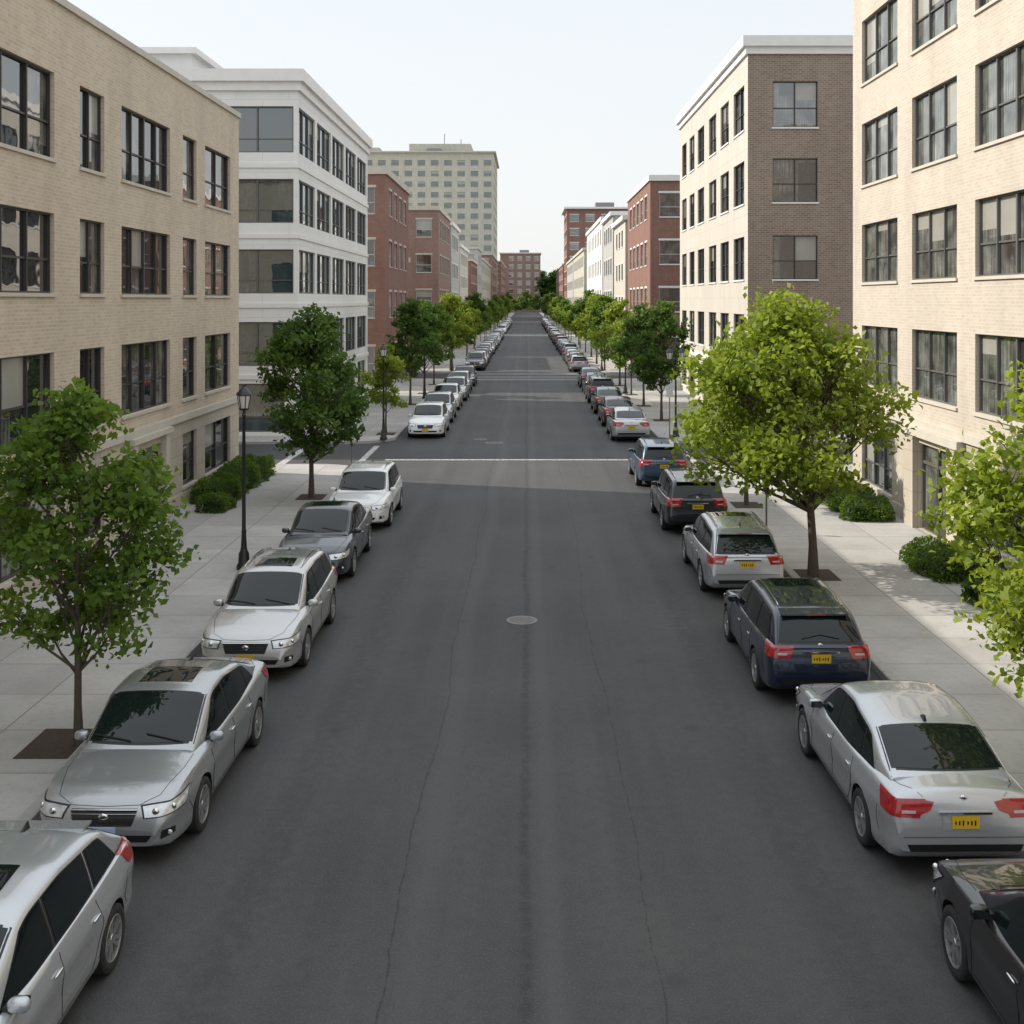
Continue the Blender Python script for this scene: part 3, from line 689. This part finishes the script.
def make_car(kind, sunroof=False):
    S = SPEC[kind]; Lh = S['L']/2; w0 = S['W']/2; R = S['R']; dz = S['dz']
    deck = sprof(S['deck'], .025); belt = sprof(S['belt'], .1); roof = sprof(S['roof'], .07)
    plan = sprof([(-Lh, .84), (-Lh+.05, .90), (-Lh+.18, .95), (-Lh+.6, .98), (-1., 1), (1., 1), (Lh-.8, .985), (Lh-.4, .95), (Lh-.17, .885), (Lh-.05, .79), (Lh, .68)], .035)
    bot = sprof([(-Lh, .38+dz*.5), (-Lh+.12, .25+dz*.5), (-Lh+.5, .20+dz*.5), (Lh-.5, .19+dz*.5), (Lh-.12, .21+dz*.5), (Lh, .27+dz*.5)], .04)
    body = MB(); rows = []
    arch = lambda y: max(math.exp(-((y-S['wb']/2)/.42)**4), math.exp(-((y+S['wb']/2)/.42)**4))
    for k in range(85):
        y = Lh*math.sin(-math.pi/2+math.pi*k/84); w = w0*plan(y); bz = bot(y); dk = max(deck(y), bz+.08); sh = min(belt(y), dk-.03)
        h = sh-bz; fl = .016*arch(y); wi = -.012*(1-arch(y))
        half = [(0, bz), (.6*w, bz), (.86*w, bz+.01*h), (.95*w+fl, bz+.06*h), (.978*w+fl, bz+.16*h), (.985*w+fl+wi*.4, bz+.30*h), (.99*w+fl+wi, bz+.46*h), (.998*w+fl+wi*.6, bz+.60*h), (1.0*w+fl*.6, bz+.72*h), (.99*w, bz+.79*h), (.965*w, bz+.87*h), (.948*w, bz+.95*h), (.925*w, sh+.01*(dk-sh)), (.885*w, sh+.22*(dk-sh)+.004), (.80*w, sh+.50*(dk-sh)), (.62*w, sh+.76*(dk-sh)), (.35*w, sh+.94*(dk-sh)), (0, dk)]
        rows.append([(x, y, z) for x, z in half]+[(-x, y, z) for x, z in half[-2:0:-1]])
    body.grid(rows, 0, True, True); body.face(rows[0], 0, True); body.face(rows[-1][::-1], 0, True)
    bo = body.build('tmp_body', [CM[2]], uv=False)
    def clean(o):
        bm = bmesh.new(); bm.from_mesh(o.data); bmesh.ops.remove_doubles(bm, verts=bm.verts, dist=1e-5); bmesh.ops.recalc_face_normals(bm, faces=bm.faces); bm.to_mesh(o.data); bm.free()
    clean(bo)
    cut = MB()
    for sy in (-1, 1):
        for sx in (-1, 1):
            cy, cz, r = sy*S['wb']/2, R, R+.045
            n = 40; A = [(sx*w0*.55, cy+r*math.cos(2*math.pi*j/n), cz+r*math.sin(2*math.pi*j/n)) for j in range(n)]; B = [(sx*w0*1.3, p[1], p[2]) for p in A]
            cut.grid([A, B], 0, False, True); cut.face(A); cut.face(B[::-1])
    co = cut.build('tmp_cut', [CM[2]], uv=False); clean(co)
    md = bo.modifiers.new('b', 'BOOLEAN'); md.object = co; md.operation = 'DIFFERENCE'; md.solver = 'EXACT'
    dg = bpy.context.evaluated_depsgraph_get(); ev = bo.evaluated_get(dg); me = bpy.data.meshes.new_from_object(ev)
    car = MB()
    car.v += [tuple(v.co) for v in me.vertices]
    for p in me.polygons:
        c = p.center; mi = 0
        for sy in (-1, 1):
            d = math.hypot(c.y-sy*S['wb']/2, c.z-R)
            if (abs(d-(R+.045)) < .012 and abs(p.normal.x) < .5) or (d < R+.05 and abs(c.x) < w0*.6): mi = 11
        car.f.append(tuple(p.vertices)); car.m.append(mi); car.s.append(mi == 0)
    bpy.data.objects.remove(bo); bpy.data.objects.remove(co)
    y_r, y_f = S['roof'][0][0], S['roof'][-1][0]
    gw = sprof([(y_r, .82), (y_r+.4, .88), (-.6, .925), (.4, .915), (y_f, .82)], .12)
    gh = MB(); rows = []
    for k in range(69):
        y = y_r+(y_f-y_r)*k/68; zb = belt(y)-.05; zt = max(roof(y), zb+.03); h = zt-zb; kf = min(1, h/.28); wbt = w0*gw(y); T = S['wt']
        X = lambda z: wbt-T*(z-zb)
        c = .055*kf
        half = [(X(zb), zb), (X(zb+h*.35)+.008*kf, zb+h*.35), (X(zb+h*.7)+.006*kf, zb+h*.7), (X(zt-c*1.2), zt-c*1.2), (X(zt)-.02*kf, zt-c*.5), (X(zt)-.07*kf, zt-c*.08), (X(zt)-.20*kf, zt+.012*kf), (X(zt)*.4, zt+.024*kf), (0, zt+.028*kf)]
        rows.append([(x, y, z) for x, z in half]+[(-x, y, z) for x, z in half[-2::-1]])
    gh.grid(rows, 0, True, False); gh.face(rows[0]); gh.face(rows[-1][::-1])
    i = len(car.v); car.v += gh.v; car.f += [tuple(i+q for q in f) for f in gh.f]; car.m += gh.m; car.s += gh.s
    bvh = BVHTree.FromPolygons([Vector(v) for v in car.v], car.f)
    bvg = BVHTree.FromPolygons([Vector(v) for v in gh.v], gh.f)
    def ray(bv, o, d, off):
        h = bv.ray_cast(Vector(o), Vector(d))
        if h[0] is None:
            h = bv.find_nearest(Vector(o)+Vector(d)*(abs(o[0]) if d[0] else 2.))
        n = h[1]
        if n.dot(Vector(d)) > 0: n = -n
        return h[0]+n*off
    def near(p, off):
        h = bvh.find_nearest(Vector(p)); n = h[1]
        if n.dot(h[0]-Vector((0, 0, .6))) < 0: n = -n
        return h[0]+n*off
    def rad(p, off):
        p = Vector(p); c = Vector((0, math.copysign(Lh-.95, p.y), p.z)); o = (p-c).normalized(); s = p+o*.6
        h = bvh.ray_cast(s, -o)
        if h[0] is None: return near(p, off)
        n = h[1]
        if n.dot(o) < 0: n = -n
        return h[0]+(n*.6+o*.4)*off
    def both(rows, mi):
        car.grid(rows, mi, True); car.grid([[(-p[0], p[1], p[2]) for p in r] for r in rows], mi, True)
    for off, ex, mi in ((.003, .035, 2), (.006, 0, 1)):
        for q, (b0, b1, t0, t1) in enumerate(S['wins']):
            rows = []
            for a in range(7):
                v = a/6; r = []
                for c in range(13):
                    u = c/12
                    yb = b0+ex+(b1-b0-2*ex)*u; yt = t0+ex+(t1-t0-2*ex)*u
                    zb = belt(yb)+.03-ex*.7; zt = max(roof(yt)-.085+ex*.5, zb+.01)
                    r.append(ray(bvg, (3, yb+(yt-yb)*v, zb+(zt-zb)*v), (-1, 0, 0), off+.0004*q))
                rows.append(r)
            both(rows, mi)
    def topgrid(y0, y1, hw0, hw1, off, mi, curve=.05, n=14, m=10, bv=bvg):
        rows = []
        for a in range(m+1):
            v = a/m; r = []
            for c in range(n+1):
                u = -1+2*c/n; x = u*(hw0+(hw1-hw0)*v); y = y0+(y1-y0)*v-math.copysign(curve, y0)*u*u*(1-v)
                r.append(ray(bv, (x, y, 3), (0, 0, -1), off))
            rows.append(r)
        car.grid(rows, mi, True)
    wf, wt_ = S['ws']
    hb = w0*gw(wf)-.09; ht = w0*gw(wt_)-S['wt']*(roof(wt_)-belt(0))-.07
    topgrid(wf+.03, wt_-.02, hb+.03, ht+.025, .003, 2); topgrid(wf, wt_, hb, ht, .006, 1)
    for s_ in (-.55, .12):
        pts = [ray(bvg, (s_+.5*t, wf-.02-.10*t, 3), (0, 0, -1), .02) for t in np.linspace(0, 1, 6)]
        car.tube(pts, [.008]*6, 5, 2)
    if S['rear'] == 'top':
        a0, a1 = S['rg']; h0 = w0*gw(a0)-.10; h1 = w0*gw(a1)-S['wt']*(roof(a1)-belt(0))-.08
        topgrid(a0-.03, a1+.02, h0+.03, h1+.025, .003, 2); topgrid(a0, a1, h0, h1, .006, 1)
    else:
        z0, z1 = S['rg']
        for off, ex, mi in ((.003, .03, 2), (.007, 0, 1)):
            rows = []
            for a in range(9):
                v = a/8; z = z0-ex+(z1-z0+2*ex)*v; hw = (w0*.75+ex)*(1-v)+(w0*.63+ex)*v
                rows.append([ray(bvg, ((-1+2*c/12)*hw, -4, z), (0, 1, 0), off) for c in range(13)])
            car.grid(rows, mi, True)
        ysp = S['roof'][2][0]; zsp = roof(ysp+.1)
        car.hexa([(-w0*.60, ysp-.10, zsp-.015), (w0*.60, ysp-.10, zsp-.015), (w0*.62, ysp+.16, zsp+.02), (-w0*.62, ysp+.16, zsp+.02), (-w0*.60, ysp-.10, zsp+.012), (w0*.60, ysp-.10, zsp+.012), (w0*.62, ysp+.16, zsp+.045), (-w0*.62, ysp+.16, zsp+.045)], 0)
        car.box(-.16, .16, ysp-.108, ysp-.101, zsp-.008, zsp+.006, 6)
        car.tube([ray(bvg, (t*.34+.02, -4, z0+.03+.06*(1-abs(t))), (0, 1, 0), .02) for t in (-.9, 0, .9)], [.008]*3, 5, 2)
    if sunroof: topgrid(.12, -.50, .36, .34, .004, 1, 0)
    if S.get('rails'):
        for sx in (-1, 1):
            pts = []
            for y in np.linspace(-1.55, .15, 9):
                x = w0*gw(y)-S['wt']*(roof(y)-belt(y)+.05)-.11
                pts.append((sx*x, y, roof(y)+.012+(.035 if -1.5 < y < .1 else 0)))
            car.tube(pts, [.015]*9, 6, 7)
    def patch(bl, br, tl, tr, mi, off=.004, n=16, m=7, mirror=True):
        rows = []
        for a in range(m+1):
            v = a/m; l = Vector(bl).lerp(Vector(tl), v); r = Vector(br).lerp(Vector(tr), v)
            rows.append([rad(l.lerp(r, c/n), off) for c in range(n+1)])
        car.grid(rows, mi, True)
        if mirror: car.grid([[(-p[0], p[1], p[2]) for p in r] for r in rows], mi, True)
    d = dz
    patch((.46, Lh-.05, .575+d), (.86, Lh-.40, .62+d), (.42, Lh-.10, .705+d), (.86, Lh-.60, .775+d), 2, .005)
    patch((.48, Lh-.05, .588+d), (.85, Lh-.39, .633+d), (.445, Lh-.10, .692+d), (.85, Lh-.57, .762+d), 5, .009)
    for cx, cy, cz, rr in ((.57, Lh-.12, .645+d, .045), (.72, Lh-.24, .67+d, .038)):
        pp = rad((cx, cy, cz), .006)
        for sx in (-1, 1): car.ell((sx*pp.x, pp.y, pp.z), (rr, .025, rr), 7, 1, 12, 6)
    patch((-.34, Lh, .50+d), (.34, Lh, .50+d), (-.40, Lh-.06, .675+d), (.40, Lh-.06, .675+d), 2, .005, 14, 4, False)
    for k in range(5):
        z = .515+d+.036*k; hw = .33+.017*k
        car.tube([rad((t*hw, Lh-.05, z), .010) for t in np.linspace(-1, 1, 9)], [.007 if k < 4 else .012]*9, 5, 7)
    pp = rad((0, Lh-.03, .60+d), .014); car.ell(pp, (.06, .018, .04), 7, 1, 12, 6)
    patch((-.52, Lh, .32+d*.6), (.52, Lh, .32+d*.6), (-.58, Lh, .40+d*.6), (.58, Lh, .40+d*.6), 2, .005, 12, 3, False)
    patch((.62, Lh-.1, .34+d*.6), (.80, Lh-.2, .36+d*.6), (.64, Lh-.1, .44+d*.6), (.80, Lh-.2, .43+d*.6), 2, .005, 6, 3)
    pp = rad((.72, Lh-.15, .39+d*.6), .008)
    for sx in (-1, 1): car.ell((sx*pp.x, pp.y, pp.z), (.035, .015, .03), 5, 1, 10, 6)
    pp = ray(bvh, (0, 4, .42+d), (0, -1, 0), 0); car.box(-.155, .155, pp.y-.01, pp.y+.018, .35+d, .49+d, 10 if kind == 'sedan' else 8)
    t0, t1 = S['tail']
    patch((.52, -Lh, t0+.01), (.90, -Lh+.30, t0+.03), (.46, -Lh, t1), (.89, -Lh+.44, t1), 6, .007)
    if S['rear'] == 'top': patch((.40, -Lh, t0+.09), (.53, -Lh, t0+.04), (.36, -Lh, t1-.03), (.50, -Lh, t1-.005), 6, .008)
    patch((.56, -Lh+.02, t0+.06), (.68, -Lh+.07, t0+.062), (.555, -Lh+.02, t0+.09), (.68, -Lh+.07, t0+.095), 12, .011, 6, 3)
    patch((-.62, -Lh, .38+d*.5), (.62, -Lh, .38+d*.5), (-.66, -Lh, .46+d*.5), (.66, -Lh, .46+d*.5), 2, .005, 12, 3, False)
    zp = (t0-.10) if S['rear'] == 'top' else t0-.06
    pp = ray(bvh, (0, -4, zp+.07), (0, 1, 0), 0)
    patch((-.26, -Lh, zp-.03), (.26, -Lh, zp-.03), (-.26, -Lh, zp+.17), (.26, -Lh, zp+.17), 0, .006, 8, 4, False)
    car.box(-.155, .155, pp.y-.022, pp.y+.01, zp, zp+.14, 8)
    for k in range(6):
        x = -.115+.042*k+(.012 if k > 2 else 0); hh = .018+.012*((k*7) % 3)/2
        car.box(x-.009, x+.009, pp.y-.0235, pp.y-.0222, zp+.066-hh, zp+.066+hh, 9)
    car.box(-.30, .30, pp.y-.022, pp.y+.02, zp+.160, zp+.185, 7)
    pp2 = rad((0, -Lh+.01, t1+.01), .008); car.ell(pp2, (.045, .012, .03), 7, 1, 12, 6)
    def seam(pts, wd=.006, mir=True, mi=9):
        P = []
        for a, c in zip(pts[:-1], pts[1:]):
            n = max(2, int((Vector(a)-Vector(c)).length/.07))
            P += [Vector(a).lerp(Vector(c), t/n) for t in range(n)]
        P.append(Vector(pts[-1])); P = [near(p, .001) for p in P]
        car.tube(P, [wd*.6]*len(P), 4, mi)
        if mir: car.tube([(-p[0], p[1], p[2]) for p in P], [wd*.6]*len(P), 4, mi)
    bl = lambda y: belt(y)-.01
    for yd in (.92, -.10, -1.06):
        if yd == -1.06: pts = [(.95, -.95, bl(-1)), (.95, -1.02, .65), (.95, -.88, .42), (.95, -.80, .30)]
        else: pts = [(.95, yd, bl(yd)), (.95, yd, .28)]
        seam(pts)
    seam([(.95, .92, .29), (.95, -.80, .29)])
    seam([(.74, wf+.12, 1.0+d), (.72, 1.6, .97+d), (.60, Lh-.25, .80+d)], .006)
    seam([(-.60, Lh-.25, .78+d), (-.4, Lh-.10, .73+d), (0, Lh-.07, .73+d), (.4, Lh-.10, .73+d), (.60, Lh-.25, .78+d)], .006, False)
    seam([(.93, Lh-.50, .60+d), (.93, Lh-.66, .42+d)], .005)
    seam([(.93, -Lh+.42, t0), (.93, -Lh+.48, .55), (.93, -Lh+.40, .45)], .005)
    seam([(-.70, -Lh, t0-.20), (.70, -Lh, t0-.20)], .006, False)
    if S['rear'] == 'top': seam([(.46, -Lh+.05, t1+.03), (.64, -Lh+.3, 1.02), (.70, -1.9, 1.05)], .006)
    for yh in (.02, -.86):
        pp = near((.95, yh, .80+d), .014)
        for sx in (-1, 1): car.ell((sx*pp.x, pp.y, pp.z), (.014, .09, .014), 7 if kind != 'suv' else 0, .8, 8, 6)
    ym = S['wins'][0][0]-.10; zm = belt(ym)+.065; xm = w0*.90
    for sx in (-1, 1):
        car.ell((sx*(xm+.07), ym, zm), (.095, .058, .064), 0, .75, 14, 8)
        car.box(min(sx*(xm+.0), sx*(xm+.14)), max(sx*(xm+.0), sx*(xm+.14)), ym-.062, ym-.054, zm-.042, zm+.042, 1)
        car.hexa([(sx*(xm-.14), ym-.05, zm-.08), (sx*(xm+.03), ym-.03, zm-.05), (sx*(xm+.03), ym+.03, zm-.05), (sx*(xm-.14), ym+.06, zm-.08), (sx*(xm-.14), ym-.05, zm-.01), (sx*(xm+.03), ym-.03, zm+.0), (sx*(xm+.03), ym+.03, zm+.0), (sx*(xm-.14), ym+.06, zm-.01)], 2)
    ya = -1.0 if S['rear'] == 'top' else -1.35; za = roof(ya)
    car.hexa([(-.02, ya-.09, za+.02), (.02, ya-.09, za+.02), (.02, ya+.09, za+.02), (-.02, ya+.09, za+.02), (-.004, ya-.09, za+.09), (.004, ya-.09, za+.09), (.004, ya-.04, za+.085), (-.004, ya-.04, za+.085)], 2)
    car.box(-w0*.80, w0*.80, -S['wb']/2+R+.08, S['wb']/2-R-.08, .17, .5, 11)
    car.box(-w0*.5, w0*.5, -Lh+.25, Lh-.25, .20, .5, 11)
    tw = .105
    for sx in (-1, 1):
        for sy in (-1, 1):
            c = (sx*(w0-.105), sy*S['wb']/2, R)
            rr = R*.69
            car.lathe([(rr, tw*.95*sx), (R*.80, tw*1.05*sx), (R*.93, tw*1.0*sx), (R*.985, tw*.85*sx), (R, tw*.5*sx), (R, -tw*.5*sx), (R*.95, -tw*sx), (rr, -tw*sx)], c, 'x', 32, 3)
            car.lathe([(rr, tw*.95*sx), (rr*.96, tw*1.0*sx), (rr*.90, tw*.92*sx), (rr*.88, tw*.35*sx)], c, 'x', 32, 4)
            car.lathe([(0.001, tw*.3*sx), (rr*.89, tw*.3*sx)], c, 'x', 24, 11)
            car.lathe([(0.001, tw*.86*sx), (rr*.17, tw*.84*sx), (rr*.22, tw*.6*sx)], c, 'x', 16, 4)
            for k in range(10):
                t = (k//2)*2*math.pi/5+(.20 if k % 2 else -.20)
                e1 = (math.cos(t), math.sin(t)); e2 = (-math.sin(t), math.cos(t))
                def pt(r, s, h): return (c[0]+h*sx, c[1]+e1[0]*r+e2[0]*s, c[2]+e1[1]*r+e2[1]*s)
                r0, r1, a, bb = rr*.12, rr*.93, .024, .016
                car.hexa([pt(r0, -a, tw*.45), pt(r1, -bb, tw*.5), pt(r1, bb, tw*.5), pt(r0, a, tw*.45), pt(r0, -a, tw*.78), pt(r1, -bb, tw*.93), pt(r1, bb, tw*.93), pt(r0, a, tw*.78)], 4)
    ob = car.build('parked_car', [PC['silver']]+CM[1:], sharp=38, uv=False)
    me = ob.data; bpy.data.objects.remove(ob)
    return me
CAR = {}
for k in SPEC:
    for sr in (False, True): CAR[(k, sr)] = make_car(k, sr)
def put(kind, col, x, y, fwd, sr=False, sc=.955, rot=0., zs=1.):
    ob = bpy.data.objects.new('parked_car', CAR[(kind, sr)]); scene.collection.objects.link(ob)
    ob.material_slots[0].link = 'OBJECT'; ob.material_slots[0].material = PC[col]
    ob.location = (x, y, 0); ob.rotation_euler = (0, 0, (0 if fwd > 0 else math.pi)+rot); ob.scale = (sc, sc, sc*zs)
put('sedan', 'black', 4.82, 9.4, 1)
put('sedan', 'silver', 4.70, 14.65, 1, rot=.01)
put('wagon', 'navy', 4.55, 20.0, 1, True)
put('wagon', 'silver', 4.62, 26.3, 1, True)
put('suv', 'dnavy', 4.57, 32.9, 1, zs=.93)
put('suv', 'blue', 4.57, 40.4, 1, zs=.92)
put('hatch', 'silver', -4.74, 9.55, -1, True, zs=.96)
put('sedan', 'grey', -4.68, 15.0, -1, True, rot=-.012, zs=.98)
put('wagon', 'champ', -4.64, 21.15, -1, True, zs=1.0)
put('sedan', 'dgrey', -4.80, 27.6, -1, True)
put('suv', 'white', -4.66, 33.4, -1, zs=.90)
seqR = ['silver', 'maroon', 'black', 'dgrey', 'navy', 'black']
y = 53.; k = 0
while y < 300:
    if not any(c[0]-2.5 < y < c[1]+2.5 for c in CS):
        col = seqR[k] if k < len(seqR) else R_.choice(['black', 'black', 'dgrey', 'navy', 'silver', 'grey', 'maroon'])
        put(R_.choice(['sedan', 'sedan', 'wagon', 'suv']) if k else 'sedan', col, 4.62+R_.uniform(-.08, .1), y, 1); k += 1
    y += R_.uniform(5.6, 6.6)
seqL = ['white', 'silver', 'white', 'grey', 'silver', 'navy']
y = 54.3; k = 0
while y < 300:
    if not any(c[0]-2.5 < y < c[1]+2.5 for c in CS):
        col = seqL[k] if k < len(seqL) else R_.choice(['silver', 'white', 'silver', 'grey', 'blue', 'dgrey'])
        put(R_.choice(['sedan', 'hatch', 'wagon', 'suv']) if k else 'wagon', col, -4.68+R_.uniform(-.1, .08), y, -1); k += 1
    y += R_.uniform(5.7, 7.0)

# ---------------------------------------------------------------- light
d = Vector((1, -.28, -.72)).normalized()
sun = bpy.data.lights.new('sun', 'SUN'); sun.energy = 5.0; sun.angle = math.radians(.5); sun.color = (1, .93, .82)
so = bpy.data.objects.new('sun', sun); scene.collection.objects.link(so); so.rotation_euler = d.to_track_quat('-Z', 'Y').to_euler()
w = bpy.data.worlds.new('World'); scene.world = w; w.use_nodes = True; nt = w.node_tree
bg = nt.nodes['Background']
sky = nt.nodes.new('ShaderNodeTexSky'); sky.sky_type = 'NISHITA'; sky.sun_disc = False
sky.sun_elevation = math.asin(-d.z); sky.sun_rotation = math.atan2(-d.x, -d.y); sky.dust_density = 3; sky.air_density = 1.; sky.ozone_density = 1
tcw = nt.nodes.new('ShaderNodeTexCoord'); sep = nt.nodes.new('ShaderNodeSeparateXYZ'); nt.links.new(tcw.outputs['Generated'], sep.inputs[0])
zz = mathn(nt, 'MAXIMUM', sep.outputs[2], 0.)
# bright haze veil: milky at the horizon, luminous towards the zenith
haze = mixc(nt, ramp(nt, zz, 0., .28), (8.9, 8.95, 8.85), (8.35, 8.75, 9.0))
haze = mixc(nt, ramp(nt, zz, .28, .85), haze, (12.6, 13.2, 13.8))
mx = nt.nodes.new('ShaderNodeMix'); mx.data_type = 'RGBA'; mx.inputs[0].default_value = .80
nt.links.new(haze, mx.inputs[7])
nt.links.new(sky.outputs[0], mx.inputs[6]); nt.links.new(mx.outputs[2], bg.inputs[0]); bg.inputs[1].default_value = .122

cam = bpy.data.cameras.new('camera'); co = bpy.data.objects.new('camera', cam); scene.collection.objects.link(co)
co.location = (0, 0, 6.3); co.rotation_euler = (math.pi/2, 0, 0)
cam.sensor_width = 36; cam.lens = 1150/1024*36; cam.shift_x = -15/1024; cam.shift_y = -212/1024; cam.clip_end = 4000; cam.clip_start = .1
scene.camera = co
print('polys', sum(len(m.polygons) for m in bpy.data.meshes))
